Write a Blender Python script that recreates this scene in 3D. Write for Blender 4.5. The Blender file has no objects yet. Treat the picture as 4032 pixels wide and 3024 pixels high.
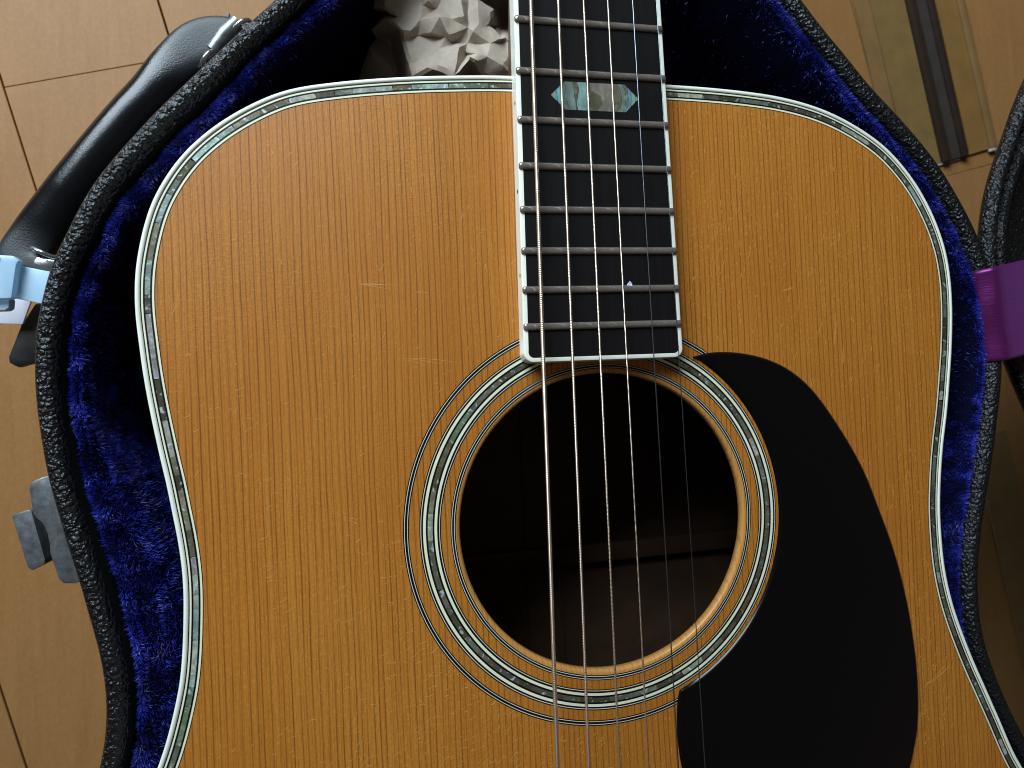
import bpy, bmesh, math, random
import numpy as np
from mathutils import Vector, Matrix, Euler, geometry, noise

random.seed(11)
rng = np.random.default_rng(7)
SC = bpy.context.scene
COL = SC.collection
MM = 0.001
PI = math.pi

# ------------------------------------------------------------------ camera
cam = bpy.data.cameras.new('camera')
cam_o = bpy.data.objects.new('camera', cam)
COL.objects.link(cam_o)
cam_o.location = (-71.63 * MM, 45.96 * MM, 203.66 * MM)
cam_o.rotation_euler = Euler((0.0208, -0.1941, -0.0464), 'XYZ')
cam.sensor_width = 36
cam.lens = 2438.82 / 4032 * 36
cam.clip_start = 0.01
cam.clip_end = 50
cam.dof.use_dof = True
cam.dof.focus_distance = 0.206
cam.dof.aperture_fstop = 15
SC.camera = cam_o

# ------------------------------------------------------------------ room light
w = bpy.data.worlds.new('World')
SC.world = w
w.use_nodes = True
bg = w.node_tree.nodes['Background']
bg.inputs[0].default_value = (1.0, 0.86, 0.72, 1)
bg.inputs[1].default_value = 0.068


def area_light(name, loc, target, sx, sy, power, color):
    l = bpy.data.lights.new(name, 'AREA')
    l.shape = 'RECTANGLE'
    l.size = sx
    l.size_y = sy
    l.energy = power
    l.color = color
    o = bpy.data.objects.new(name, l)
    COL.objects.link(o)
    o.location = loc
    d = Vector(target) - Vector(loc)
    o.rotation_euler = d.to_track_quat('-Z', 'Y').to_euler()
    return o


area_light('window_light', (-0.47, 0.80, 0.55), (0, 0.03, -0.03), 0.72, 0.55, 22, (0.74, 0.89, 1.0))

SC.view_settings.view_transform = 'Standard'
SC.view_settings.look = 'None'
SC.view_settings.exposure = 0
SC.view_settings.gamma = 1
SC.render.engine = 'CYCLES'
SC.render.filter_size = 1.05
SC.cycles.filter_width = 1.05


# ------------------------------------------------------------------ material helpers
class NT:
    def __init__(s, name, **kw):
        s.m = bpy.data.materials.new(name)
        s.m.use_nodes = True
        s.t = s.m.node_tree
        s.b = s.t.nodes['Principled BSDF']
        for k, v in kw.items():
            s.set(k, v)

    def set(s, k, v):
        key = {'base': 'Base Color', 'rough': 'Roughness', 'metal': 'Metallic', 'spec': 'Specular IOR Level',
               'coat': 'Coat Weight', 'coat_rough': 'Coat Roughness', 'sheen': 'Sheen Weight', 'sheen_rough': 'Sheen Roughness',
               'sheen_tint': 'Sheen Tint', 'trans': 'Transmission Weight', 'ior': 'IOR', 'aniso': 'Anisotropic',
               'sss': 'Subsurface Weight', 'alpha': 'Alpha', 'spec_tint': 'Specular Tint'}[k]
        if isinstance(v, (tuple, list)):
            v = tuple(v) + ((1,) if len(v) == 3 else ())
            s.b.inputs[key].default_value = v
        elif isinstance(v, (int, float)):
            s.b.inputs[key].default_value = v
        else:
            s.t.links.new(v, s.b.inputs[key])

    def n(s, typ, **kw):
        nd = s.t.nodes.new(typ)
        for k, v in kw.items():
            setattr(nd, k, v)
        return nd

    def link(s, a, b):
        if isinstance(a, (int, float)):
            b.default_value = a
        elif isinstance(a, (tuple, list)):
            b.default_value = tuple(a) + ((1,) if len(a) == 3 and b.type == 'RGBA' else ())
        else:
            s.t.links.new(a, b)

    def coord(s, scale=(1, 1, 1), rot=(0, 0, 0), out='Object', loc=(0, 0, 0)):
        tc = s.n('ShaderNodeTexCoord')
        mp = s.n('ShaderNodeMapping')
        mp.inputs['Scale'].default_value = scale
        mp.inputs['Rotation'].default_value = rot
        mp.inputs['Location'].default_value = loc
        s.link(tc.outputs[out], mp.inputs[0])
        return mp.outputs[0]

    def noise(s, v, scale=1.0, detail=3.0, rough=0.5, dist=0.0):
        nd = s.n('ShaderNodeTexNoise')
        if v is not None:
            s.link(v, nd.inputs['Vector'])
        nd.inputs['Scale'].default_value = scale
        nd.inputs['Detail'].default_value = detail
        nd.inputs['Roughness'].default_value = rough
        nd.inputs['Distortion'].default_value = dist
        return nd.outputs['Fac']

    def math(s, op, a, b=0.0, c=None, clamp=False):
        nd = s.n('ShaderNodeMath', operation=op, use_clamp=clamp)
        s.link(a, nd.inputs[0])
        s.link(b, nd.inputs[1])
        if c is not None:
            s.link(c, nd.inputs[2])
        return nd.outputs[0]

    def rng(s, v, a, b, c=0.0, d=1.0):
        nd = s.n('ShaderNodeMapRange')
        s.link(v, nd.inputs[0])
        for i, x in enumerate((a, b, c, d)):
            nd.inputs[i + 1].default_value = x
        return nd.outputs[0]

    def mix(s, f, a, b, mode='MIX'):
        nd = s.n('ShaderNodeMix', data_type='RGBA', blend_type=mode)
        s.link(f, nd.inputs[0])
        s.link(a, nd.inputs[6])
        s.link(b, nd.inputs[7])
        return nd.outputs[2]

    def bump(s, h, strength=1.0, dist=0.001, prev=None):
        nd = s.n('ShaderNodeBump')
        nd.inputs['Strength'].default_value = strength
        nd.inputs['Distance'].default_value = dist
        s.link(h, nd.inputs['Height'])
        if prev is not None:
            s.link(prev, nd.inputs['Normal'])
        s.t.links.new(nd.outputs[0], s.b.inputs['Normal'])
        return nd.outputs[0]


# spruce: year rings along Y, silk and lacquer relief
def spruce_mat(name, side=False):
    k = NT(name, rough=0.45, spec=0.35, coat=0.22, coat_rough=0.2)
    v = k.coord((1000, 1000, 1000))
    sep = k.n('ShaderNodeSeparateXYZ')
    k.link(v, sep.inputs[0])
    x, y = sep.outputs[0], sep.outputs[1]
    vw = k.coord((35, 9, 20))
    warp = k.noise(vw, 1.0, 2)
    vw2 = k.coord((500, 45, 200))
    warp2 = k.noise(vw2, 1.0, 2)
    u = k.math('ADD', x, k.math('MULTIPLY', warp, 3.0))
    u = k.math('ADD', u, k.math('MULTIPLY', warp2, 0.22))
    spacing = k.noise(k.coord((18, 0.5, 0)), 1.0, 1)
    u = k.math('ADD', u, k.math('MULTIPLY', spacing, 7.0))
    us = k.math('DIVIDE', u, 2.0)
    vo = k.n('ShaderNodeTexVoronoi', voronoi_dimensions='1D', feature='DISTANCE_TO_EDGE')
    k.link(us, vo.inputs['W'])
    vo.inputs['Scale'].default_value = 1.0
    vo.inputs['Randomness'].default_value = 0.75
    vc = k.n('ShaderNodeTexVoronoi', voronoi_dimensions='1D', feature='F1')
    k.link(us, vc.inputs['W'])
    vc.inputs['Scale'].default_value = 1.0
    vc.inputs['Randomness'].default_value = 0.75
    cellr = k.n('ShaderNodeSeparateColor')
    k.link(vc.outputs['Color'], cellr.inputs[0])
    line = k.rng(vo.outputs['Distance'], 0.01, 0.15, 1.0, 0.0)
    lmod = k.rng(k.noise(k.coord((260, 22, 10)), 1.0, 3), 0.3, 0.62, 0.25, 1.0)
    line = k.math('MULTIPLY', line, lmod)
    fib = k.noise(k.coord((2600, 130, 300)), 1.0, 3, 0.65)
    fine = k.noise(k.coord((1500, 700, 900)), 1.0, 3, 0.6)
    broad = k.noise(k.coord((16, 9, 9)), 1.0, 3)
    tone = k.mix(k.rng(cellr.outputs[0], 0, 1, 0.2, 0.8), (0.445, 0.158, 0.017), (0.525, 0.205, 0.028))
    tone = k.mix(k.rng(fib, 0.3, 0.7, 0.0, 0.45), tone, (0.335, 0.105, 0.010))
    tone = k.mix(k.rng(fine, 0.50, 0.72, 0, 0.65), tone, (0.58, 0.265, 0.050))
    tone = k.mix(k.rng(broad, 0.35, 0.65, 0.0, 0.5), tone, (0.385, 0.118, 0.011))
    col = k.mix(k.math('MULTIPLY', line, 0.88), tone, (0.135, 0.038, 0.005))
    v2 = k.n('ShaderNodeTexVoronoi', voronoi_dimensions='1D', feature='DISTANCE_TO_EDGE')
    k.link(k.math('ADD', k.math('MULTIPLY', us, 1.9), 17.3), v2.inputs['W'])
    v2.inputs['Scale'].default_value = 1.0
    l2 = k.math('MULTIPLY', k.rng(v2.outputs['Distance'], 0.02, 0.2, 1.0, 0.0), k.rng(fib, 0.35, 0.65, 0.1, 0.55))
    col = k.mix(l2, col, (0.21, 0.062, 0.007))
    if side:
        col = k.mix(0.35, col, (0.62, 0.36, 0.12))
    k.set('base', col)
    # relief: grain ridges + orange peel + short cross curls
    wv = k.n('ShaderNodeTexVoronoi', feature='DISTANCE_TO_EDGE')
    k.link(k.coord((260, 520, 1), (0, 0, 0.5)), wv.inputs['Vector'])
    wv.inputs['Scale'].default_value = 1.0
    curl = k.rng(wv.outputs['Distance'], 0.0, 0.10, 1.0, 0.0)
    cm = k.rng(k.noise(k.coord((22, 22, 1)), 1.0, 2), 0.45, 0.6, 0.0, 0.7)
    curl = k.math('MULTIPLY', curl, cm)
    h = k.math('SUBTRACT', k.math('MULTIPLY', fine, 0.75), k.math('MULTIPLY', line, 0.5))
    h = k.math('ADD', h, k.math('MULTIPLY', curl, 0.30))
    k.bump(h, 0.6, 0.00013)
    return k.m


def simple(name, base, rough=0.5, vary=0.0, scale=400, bump=0.0, **kw):
    k = NT(name, rough=rough, **kw)
    nz = k.noise(k.coord((scale,) * 3), 1.0, 4, 0.6)
    if vary:
        hi = tuple(min(1, c * (1 + vary)) for c in base)
        lo = tuple(c * (1 - vary) for c in base)
        k.set('base', k.mix(k.rng(nz, 0.3, 0.7), lo, hi))
    else:
        k.set('base', base)
    if bump:
        k.bump(nz, 0.6, bump)
    return k.m


def vinyl_mat(name, cell=760, strength=1.0, base=(0.006, 0.0065, 0.0075), rough=0.33, dist=0.0007, spec=0.42):
    k = NT(name, base=base, rough=rough, spec=spec)
    wob = k.n('ShaderNodeTexNoise')
    k.link(k.coord((420, 420, 420)), wob.inputs['Vector'])
    wob.inputs['Scale'].default_value = 1
    wob.inputs['Detail'].default_value = 2
    va = k.n('ShaderNodeVectorMath', operation='SCALE')
    k.link(wob.outputs['Color'], va.inputs[0])
    va.inputs['Scale'].default_value = 1.6
    vadd = k.n('ShaderNodeVectorMath', operation='ADD')
    k.link(k.coord((cell, cell, cell)), vadd.inputs[0])
    k.link(va.outputs[0], vadd.inputs[1])
    v1 = k.n('ShaderNodeTexVoronoi', feature='SMOOTH_F1')
    k.link(vadd.outputs[0], v1.inputs['Vector'])
    v1.inputs['Scale'].default_value = 1
    v1.inputs['Smoothness'].default_value = 0.25
    n2 = k.noise(k.coord((1100, 1100, 1100)), 1, 3, 0.6)
    h = k.math('ADD', k.math('MULTIPLY', v1.outputs['Distance'], -1.0), k.math('MULTIPLY', n2, 0.55))
    k.bump(h, strength, dist)
    return k.m


def abalone_mat():
    k = NT('abalone_shell', rough=0.28, spec=0.6, coat=0.35, coat_rough=0.1)
    oi = k.n('ShaderNodeObjectInfo')
    off = k.n('ShaderNodeVectorMath', operation='SCALE')
    cx = k.n('ShaderNodeCombineXYZ')
    for i in range(3):
        k.link(oi.outputs['Random'], cx.inputs[i])
    k.link(cx.outputs[0], off.inputs[0])
    off.inputs['Scale'].default_value = 37.0
    va = k.n('ShaderNodeVectorMath', operation='ADD')
    k.link(k.coord((230, 230, 230)), va.inputs[0])
    k.link(off.outputs[0], va.inputs[1])
    a = k.noise(va.outputs[0], 1.0, 3, 0.6, 1.4)
    b = k.noise(va.outputs[0], 0.55, 2, 0.5, 2.2)
    c = k.noise(va.outputs[0], 2.3, 2, 0.5, 0.6)
    col = k.mix(k.rng(a, 0.36, 0.66), k.mix(0.55, oi.outputs['Color'], (0.035, 0.032, 0.026)), oi.outputs['Color'])
    ramp = k.n('ShaderNodeValToRGB')
    k.link(b, ramp.inputs[0])
    e = ramp.color_ramp.elements
    e[0].position = 0.3
    e[0].color = (0.24, 0.55, 0.52, 1)
    e[1].position = 0.72
    e[1].color = (0.62, 0.55, 0.70, 1)
    for p_, c_ in ((0.42, (0.30, 0.62, 0.38, 1)), (0.5, (0.55, 0.56, 0.46, 1)), (0.6, (0.35, 0.55, 0.70, 1))):
        q_ = e.new(p_)
        q_.color = c_
    col = k.mix(0.22, col, ramp.outputs[0], 'OVERLAY')
    col = k.mix(k.rng(c, 0.60, 0.70, 0, 0.7), col, (0.72, 0.86, 0.84))
    k.set('base', col)
    k.set('metal', 0.3)
    k.bump(a, 0.5, 0.0003)
    return k.m


def plank_mat():
    k = NT('floor_wood', rough=0.55, spec=0.25)
    oi = k.n('ShaderNodeObjectInfo')
    g = k.noise(k.coord((260, 22, 30), (0, 0, math.radians(-14))), 1, 4, 0.6, 0.4)
    f = k.noise(k.coord((700, 420, 420), (0, 0, math.radians(-14))), 1, 3, 0.6)
    c = k.mix(k.rng(g, 0.3, 0.7), (0.258, 0.118, 0.036), (0.294, 0.140, 0.046))
    c = k.mix(k.rng(f, 0.45, 0.7, 0, 0.35), c, (0.335, 0.18, 0.068))
    c = k.mix(k.rng(oi.outputs['Random'], 0, 1, 0, 0.22), c, (0.30, 0.155, 0.065))
    k.set('base', c)
    k.bump(f, 0.4, 0.0002)
    return k.m


M = {}
M['spruce'] = spruce_mat('spruce_top')
M['hole_edge'] = spruce_mat('spruce_end_grain', True)
M['cream'] = simple('ivoroid_cream', (0.78, 0.77, 0.55), 0.32, 0.05, 300, spec=0.5)
M['white'] = simple('white_binding', (0.86, 0.86, 0.74), 0.28, 0.05, 150, spec=0.5)
M['line'] = simple('white_fibre_line', (0.66, 0.65, 0.55), 0.4)
M['black'] = simple('black_fibre_line', (0.003, 0.002, 0.002), 0.5, spec=0.2)
M['rosewood'] = simple('rosewood', (0.055, 0.027, 0.013), 0.6, 0.3, 60)
M['brace'] = simple('brace_wood', (0.12, 0.060, 0.022), 0.6, 0.2, 60)
M['mahogany'] = simple('neck_mahogany', (0.12, 0.045, 0.018), 0.4, 0.2, 60)
M['shell'] = abalone_mat()


def inlay_mat():
    k = NT('abalone_inlay', rough=0.3, spec=0.5, coat=0.2, coat_rough=0.12)
    oi = k.n('ShaderNodeObjectInfo')
    a = k.noise(k.coord((260, 180, 200)), 1, 3, 0.55, 0.8)
    b = k.noise(k.coord((520, 420, 400)), 1, 3, 0.6, 0.5)
    c = k.mix(k.rng(a, 0.32, 0.70), k.mix(0.6, oi.outputs['Color'], (0.05, 0.06, 0.04)), oi.outputs['Color'])
    c = k.mix(k.rng(b, 0.55, 0.75, 0, 0.3), c, (0.42, 0.62, 0.56))
    k.set('base', c)
    return k.m


M['inlay'] = inlay_mat()
M['guard'] = simple('black_pickguard', (0.0022, 0.0018, 0.0022), 0.2, spec=0.3, bump=0.00002, scale=900)
M['vinyl'] = vinyl_mat('pebbled_black_vinyl')
M['lip'] = simple('smooth_black_lip', (0.005, 0.005, 0.005), 0.75, spec=0.08)
M['grip'] = vinyl_mat('fine_grain_handle_vinyl', 1700, 0.5, (0.004, 0.0045, 0.006), 0.21, 0.00008, 0.36)


def sheen_grip():  # paler base at the handle ends paints in the sheen of their flat tops
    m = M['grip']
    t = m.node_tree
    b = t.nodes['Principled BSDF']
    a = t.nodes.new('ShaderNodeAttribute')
    a.attribute_name = 'end_sheen'
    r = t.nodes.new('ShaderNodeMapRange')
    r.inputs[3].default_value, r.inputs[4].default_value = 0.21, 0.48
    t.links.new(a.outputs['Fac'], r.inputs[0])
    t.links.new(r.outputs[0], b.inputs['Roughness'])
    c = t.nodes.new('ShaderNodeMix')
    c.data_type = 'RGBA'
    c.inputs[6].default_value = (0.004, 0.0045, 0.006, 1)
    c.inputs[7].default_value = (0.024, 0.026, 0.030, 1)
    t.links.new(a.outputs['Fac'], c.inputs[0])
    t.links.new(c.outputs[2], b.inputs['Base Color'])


sheen_grip()
M['chrome'] = simple('nickel', (0.70, 0.72, 0.75), 0.22, metal=1.0)
M['zinc'] = simple('worn_grey_metal', (0.26, 0.28, 0.30), 0.40, 0.35, 420, metal=0.85, bump=0.00008)
M['fretwire'] = simple('fret_wire', (0.28, 0.24, 0.21), 0.09, 0.12, 700, metal=0.6)
M['bronze'] = simple('bronze_string', (0.95, 0.79, 0.65), 0.30, metal=1.0)
M['steel'] = simple('plain_steel_string', (0.24, 0.26, 0.31), 0.3, metal=1.0)
M['floor'] = plank_mat()
M['sub'] = simple('seam_dark', (0.15, 0.088, 0.058), 0.9)
M['lint'] = simple('pale_lint', (0.55, 0.56, 0.75), 0.9)


def ebony_mat():
    k = NT('ebony', rough=0.55, spec=0.12)
    f = k.noise(k.coord((900, 70, 200)), 1, 4, 0.7)
    k.set('base', k.mix(k.rng(f, 0.35, 0.75), (0.0055, 0.0045, 0.0045), (0.009, 0.0075, 0.0075)))
    k.bump(f, 0.4, 0.00006)
    return k.m


M['ebony'] = ebony_mat()


def plush_mat(name, base, rough):
    k = NT(name, base=base, rough=rough, spec=0.05)
    k.set('sheen', 0.03)
    k.set('sheen_rough', 0.4)
    k.set('sheen_tint', (0.08, 0.12, 0.75))
    return k.m


M['plush'] = plush_mat('blue_plush_base', (0.002, 0.002, 0.012), 0.9)


def fibre_mat():
    k = NT('blue_plush_pile', rough=0.42, spec=0.5)
    f = k.noise(k.coord((160, 160, 160)), 1, 3)
    k.set('base', k.mix(k.rng(f, 0.35, 0.65), (0.007, 0.008, 0.115), (0.026, 0.038, 0.44)))
    return k.m


M['fibre'] = fibre_mat()


def satin_mat():
    k = NT('purple_satin', base=(0.11, 0.012, 0.09), rough=0.33, spec=0.6, metal=0.6)
    k.set('spec_tint', (0.85, 0.45, 1.0))
    k.set('sheen', 0.3)
    k.set('sheen_tint', (0.6, 0.2, 0.8))
    f = k.noise(k.coord((120, 1500, 120)), 1, 3)
    k.bump(f, 0.5, 0.00022)
    return k.m


M['satin'] = satin_mat()
k_ = NT('frosted_plastic', base=(0.58, 0.81, 0.99), rough=0.3, trans=0.35, ior=1.35, spec=0.6)
M['plastic'] = k_.m
k_ = NT('milky_sheet', base=(0.74, 0.72, 0.80), rough=0.4, trans=0.2, ior=1.3)
M['sheet'] = k_.m


def paper_mat():
    k = NT('kraft_paper', rough=0.62, spec=0.35)
    f = k.noise(k.coord((520, 520, 520)), 1, 4, 0.7)
    g = k.noise(k.coord((70, 70, 70)), 1, 3)
    c = k.mix(k.rng(f, 0.3, 0.7), (0.35, 0.280, 0.215), (0.43, 0.355, 0.285))
    c = k.mix(k.rng(g, 0.4, 0.7, 0, 0.35), c, (0.30, 0.235, 0.175))
    k.set('base', c)
    k.bump(k.math('ADD', f, g), 0.4, 0.0002)
    return k.m


M['paper'] = paper_mat()
k_ = NT('lacquer_scratch', base=(0.57, 0.275, 0.068), rough=0.4, spec=0.5)
M['scratch'] = k_.m
M['rail_brown'] = simple('dark_rail', (0.024, 0.013, 0.008), 0.5, 0.2, 90)
M['rail_end'] = simple('pale_end_cap', (0.42, 0.38, 0.36), 0.6, 0.2, 300)
M['rail_grey'] = simple('grey_groove', (0.036, 0.028, 0.023), 0.55, 0.2, 90)
M['olive'] = simple('ochre_strip', (0.19, 0.112, 0.036), 0.5, 0.12, 80)
M['olive_dark'] = simple('dull_ochre_strip', (0.21, 0.115, 0.042), 0.5, 0.12, 80)
M['ochre'] = simple('ochre_rail', (0.21, 0.108, 0.028), 0.5, 0.1, 80)
M['leather'] = simple('black_leather', (0.010, 0.009, 0.008), 0.45, 0.2, 300, bump=0.0001)


# ------------------------------------------------------------------ geometry helpers (all in mm)
def obj(name, verts, faces, mat, parent=None, smooth=False, angle=None):
    me = bpy.data.meshes.new(name)
    v = np.asarray(verts, float) * MM
    me.from_pydata(v.tolist(), [], faces)
    me.materials.append(mat)
    me.update()
    if smooth:
        for p in me.polygons:
            p.use_smooth = True
        if angle:
            me.set_sharp_from_angle(angle=math.radians(angle))
    o = bpy.data.objects.new(name, me)
    COL.objects.link(o)
    if parent is not None:
        o.parent = parent
        if parent.type == 'EMPTY':
            o.matrix_parent_inverse = Matrix.Translation(-Vector(parent.location))
    return o


def fix_normals(o):
    bm = bmesh.new()
    bm.from_mesh(o.data)
    bmesh.ops.recalc_face_normals(bm, faces=bm.faces)
    bm.to_mesh(o.data)
    bm.free()
    return o


def thing(name, label, cat, loc, group=None):
    o = bpy.data.objects.new(name, None)
    o.empty_display_size = 0.02
    COL.objects.link(o)
    o.location = Vector(loc) * MM
    o['label'] = label
    o['category'] = cat
    if group:
        o['group'] = group
    return o


def tag(o, label, cat):
    o['label'] = label
    o['category'] = cat
    return o


def catmull(pts, step, closed=True):
    P = np.asarray(pts, float)
    n = len(P)
    out = []
    rngi = range(n) if closed else range(n - 1)
    for i in rngi:
        if closed:
            p0, p1, p2, p3 = P[i - 1], P[i], P[(i + 1) % n], P[(i + 2) % n]
        else:
            p1, p2 = P[i], P[i + 1]
            p0 = P[i - 1] if i else 2 * p1 - p2
            p3 = P[i + 2] if i + 2 < n else 2 * p2 - p1
        t01 = max(np.linalg.norm(p1 - p0), 1e-6) ** .5
        t12 = max(np.linalg.norm(p2 - p1), 1e-6) ** .5
        t23 = max(np.linalg.norm(p3 - p2), 1e-6) ** .5
        m1 = (p1 - p0) / t01 - (p2 - p0) / (t01 + t12) + (p2 - p1) / t12
        m2 = (p2 - p1) / t12 - (p3 - p1) / (t12 + t23) + (p3 - p2) / t23
        m1 *= t12
        m2 *= t12
        k = max(2, int(np.ceil(np.linalg.norm(p2 - p1) / step)))
        for j in range(k):
            t = j / k
            out.append((2 * t**3 - 3 * t**2 + 1) * p1 + (t**3 - 2 * t**2 + t) * m1 + (-2 * t**3 + 3 * t**2) * p2 + (t**3 - t**2) * m2)
    if not closed:
        out.append(P[-1])
    return np.array(out)


def resample(P, step, closed=True):
    Q = np.vstack([P, P[:1]]) if closed else P
    s = np.r_[0, np.cumsum(np.linalg.norm(np.diff(Q, axis=0), axis=1))]
    n = max(3, int(round(s[-1] / step)))
    t = np.linspace(0, s[-1], n + 1)
    out = np.stack([np.interp(t, s, Q[:, i]) for i in range(Q.shape[1])], 1)
    return out[:-1] if closed else out


def smooth_poly(P, it=3):
    for _ in range(it):
        P = 0.5 * P + 0.25 * (np.roll(P, 1, 0) + np.roll(P, -1, 0))
    return P


def normals(P):
    """outward normals of a closed polygon, whatever its winding"""
    d = np.roll(P, -1, 0) - np.roll(P, 1, 0)
    d /= np.linalg.norm(d, axis=1)[:, None]
    n = np.c_[d[:, 1], -d[:, 0]]
    area = 0.5 * np.sum(P[:, 0] * np.roll(P[:, 1], -1) - P[:, 1] * np.roll(P[:, 0], -1))
    return n if area > 0 else -n


def sweep(P, N, prof, name, mat, parent, closed=True, smooth=True, prof_closed=False, angle=None):
    """prof: list of (offset along N, z)"""
    m = len(prof)
    n = len(P)
    V = np.zeros((n, m, 3))
    for j, (a, z) in enumerate(prof):
        V[:, j, :2] = P + N * a
        V[:, j, 2] = z
    F = []
    for i in range(n if closed else n - 1):
        i2 = (i + 1) % n
        for j in range(m if prof_closed else m - 1):
            j2 = (j + 1) % m
            F.append((i * m + j, i2 * m + j, i2 * m + j2, i * m + j2))
    return fix_normals(obj(name, V.reshape(-1, 3), F, mat, parent, smooth, angle))


def prism(poly, z0, z1, name, mat, parent=None, bevel=0.0, seg=2):
    n = len(poly)
    V = [(x, y, z0) for x, y in poly] + [(x, y, z1) for x, y in poly]
    F = [tuple(range(n)), tuple(range(n, 2 * n))] + [(i, (i + 1) % n, n + (i + 1) % n, n + i) for i in range(n)]
    o = fix_normals(obj(name, V, F, mat, parent))
    if bevel:
        bm = bmesh.new()
        bm.from_mesh(o.data)
        bmesh.ops.bevel(bm, geom=list(bm.edges), offset=bevel * MM, segments=seg, profile=0.6, affect='EDGES', clamp_overlap=True)
        bmesh.ops.triangulate(bm, faces=[f for f in bm.faces if len(f.verts) > 4])
        for f in bm.faces:
            f.smooth = True
        bm.to_mesh(o.data)
        bm.free()
        o.data.set_sharp_from_angle(angle=math.radians(40))
    return o


def tube(path, radii, name, mat, parent=None, seg=10, flat=None, caps=True):
    """path: n x 3; radii: per point (across, up); frame keeps 'up' near z"""
    P = np.asarray(path, float)
    n = len(P)
    T = np.gradient(P, axis=0)
    T /= np.linalg.norm(T, axis=1)[:, None]
    V = []
    for i in range(n):
        up = np.array([0, 0, 1.0])
        s = np.cross(T[i], up)
        s /= np.linalg.norm(s) + 1e-9
        u = np.cross(s, T[i])
        a, b = radii[i] if hasattr(radii[i], '__len__') else (radii[i], radii[i])
        for k in range(seg):
            t = 2 * PI * k / seg
            c, d = math.cos(t), math.sin(t)
            if flat:  # superellipse
                fl_ = flat[i] if hasattr(flat, '__len__') else flat
                c = math.copysign(abs(c) ** fl_, c)
                d = math.copysign(abs(d) ** fl_, d)
            V.append(P[i] + s * a * c + u * b * d)
    F = []
    for i in range(n - 1):
        for k in range(seg):
            k2 = (k + 1) % seg
            F.append((i * seg + k, i * seg + k2, (i + 1) * seg + k2, (i + 1) * seg + k))
    if caps:
        F.append(tuple(range(seg)))
        F.append(tuple((n - 1) * seg + k for k in range(seg)))
    return fix_normals(obj(name, V, F, mat, parent, True, 60))


# ================================================================== FLOOR
A14 = math.radians(14)
U = np.array([math.sin(A14), -math.cos(A14)])       # along the planks (towards the viewer)
Nn = np.array([math.cos(A14), math.sin(A14)])       # across the planks
ZF = -125.0
fl = obj('floor', [(-2200, -2200, ZF - 6), (2200, -2200, ZF - 6), (2200, 2200, ZF - 6), (-2200, 2200, ZF - 6)], [(0, 1, 2, 3)], M['sub'])
fl['kind'] = 'structure'
fl['label'] = 'pale brown wooden floor boards under the guitar case'
PW = 77.45
for i in range(-3, 13):
    n0 = -265.5 + PW * i
    joint = float(np.dot([-242, 199.8], U)) if i == 1 else float(np.dot([290, 172], U)) if i == 7 else 330 + 37 * (i % 3)
    cuts = [joint + 909 * q_ for q_ in range(-2, 3)]
    for t0, t1 in zip(cuts[:-1], cuts[1:]):
        c = Nn * (n0 + PW / 2) + U * (t0 + t1) / 2
        if np.hypot(*(c - [60, 60])) > 1500:
            continue
        g = 0.36
        poly = [Nn * (n0 + g) + U * (t0 + 0.05), Nn * (n0 + PW - g) + U * (t0 + 0.05), Nn * (n0 + PW - g) + U * (t1 - 0.05), Nn * (n0 + g) + U * (t1 - 0.05)]
        prism(poly, ZF - 5, ZF, 'plank', M['floor'], fl, 0.3, 1)

# sliding-door track set on the floor, upper right
A11 = math.radians(11.5)
UT = np.array([math.sin(A11), -math.cos(A11)])
NT_ = np.array([math.cos(A11), math.sin(A11)])
trk = thing('floor_track', 'ochre and dark brown door track strip ending on the floor at upper right', 'door track', (290, 260, ZF))
END = np.array([276.3, 177.4])


def track_poly(a, b, t_end=0.0, length=420):
    e = END + UT * t_end
    k = math.tan(math.radians(4))
    return [e + NT_ * a - UT * (a * k), e + NT_ * b - UT * (b * k), e + NT_ * b - UT * length, e + NT_ * a - UT * length]


prism(track_poly(-38, -27), ZF + .3, ZF + 1.2, 'wood_strip', M['olive_dark'], trk, 0.3, 1)
prism(track_poly(-27, -20), ZF + .3, ZF + 1.9, 'wood_strip', M['olive'], trk, 0.3, 1)
prism(track_poly(-20, -2), ZF + .3, ZF + 1.5, 'wood_strip', M['olive'], trk, 0.3, 1)
prism(track_poly(-2, 3.2), ZF + .3, ZF + 4.5, 'dark_rail', M['rail_brown'], trk, 0.8, 2)
prism(track_poly(3.2, 12.5), ZF + .3, ZF + 2.6, 'groove', M['rail_grey'], trk, 0.4, 1)
prism(track_poly(12.5, 17.0), ZF + .3, ZF + 4.5, 'dark_rail', M['rail_brown'], trk, 0.8, 2)
prism(track_poly(17.0, 36.5), ZF + .3, ZF + 1.5, 'wood_strip', M['ochre'], trk, 0.3, 1)
prism(track_poly(36.5, 41.5), ZF + .3, ZF + 3.2, 'edge_rail', M['olive_dark'], trk, 1.2, 2)
pr = [END + NT_ * 38.0 - UT * 2.5]
e0 = pr[0] + UT * 0.1
tube([np.r_[e0, ZF + 1.8], np.r_[e0 + UT * 1.6, ZF + 1.8]], [(3.0, 1.4)] * 2, 'rail_end', M['rail_end'], trk, 12)
prism([END - NT_ * 14 + UT * .8, END + NT_ * 13 - UT * 1.0, END + NT_ * 13 + UT * .1, END - NT_ * 14 + UT * 1.9], ZF + .2, ZF + 1.4, 'end_strip', M['rail_end'], trk, 0.2, 1)
# a second, unlit run of the track beyond the case at lower right
s0 = np.array([312.2, 7.8])
prism([s0, s0 + NT_ * -26, s0 + NT_ * -26 + UT * 260, s0 + UT * 260], ZF + .3, ZF + 1.6, 'wood_strip', M['olive'], trk, 0.3, 1)

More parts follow.
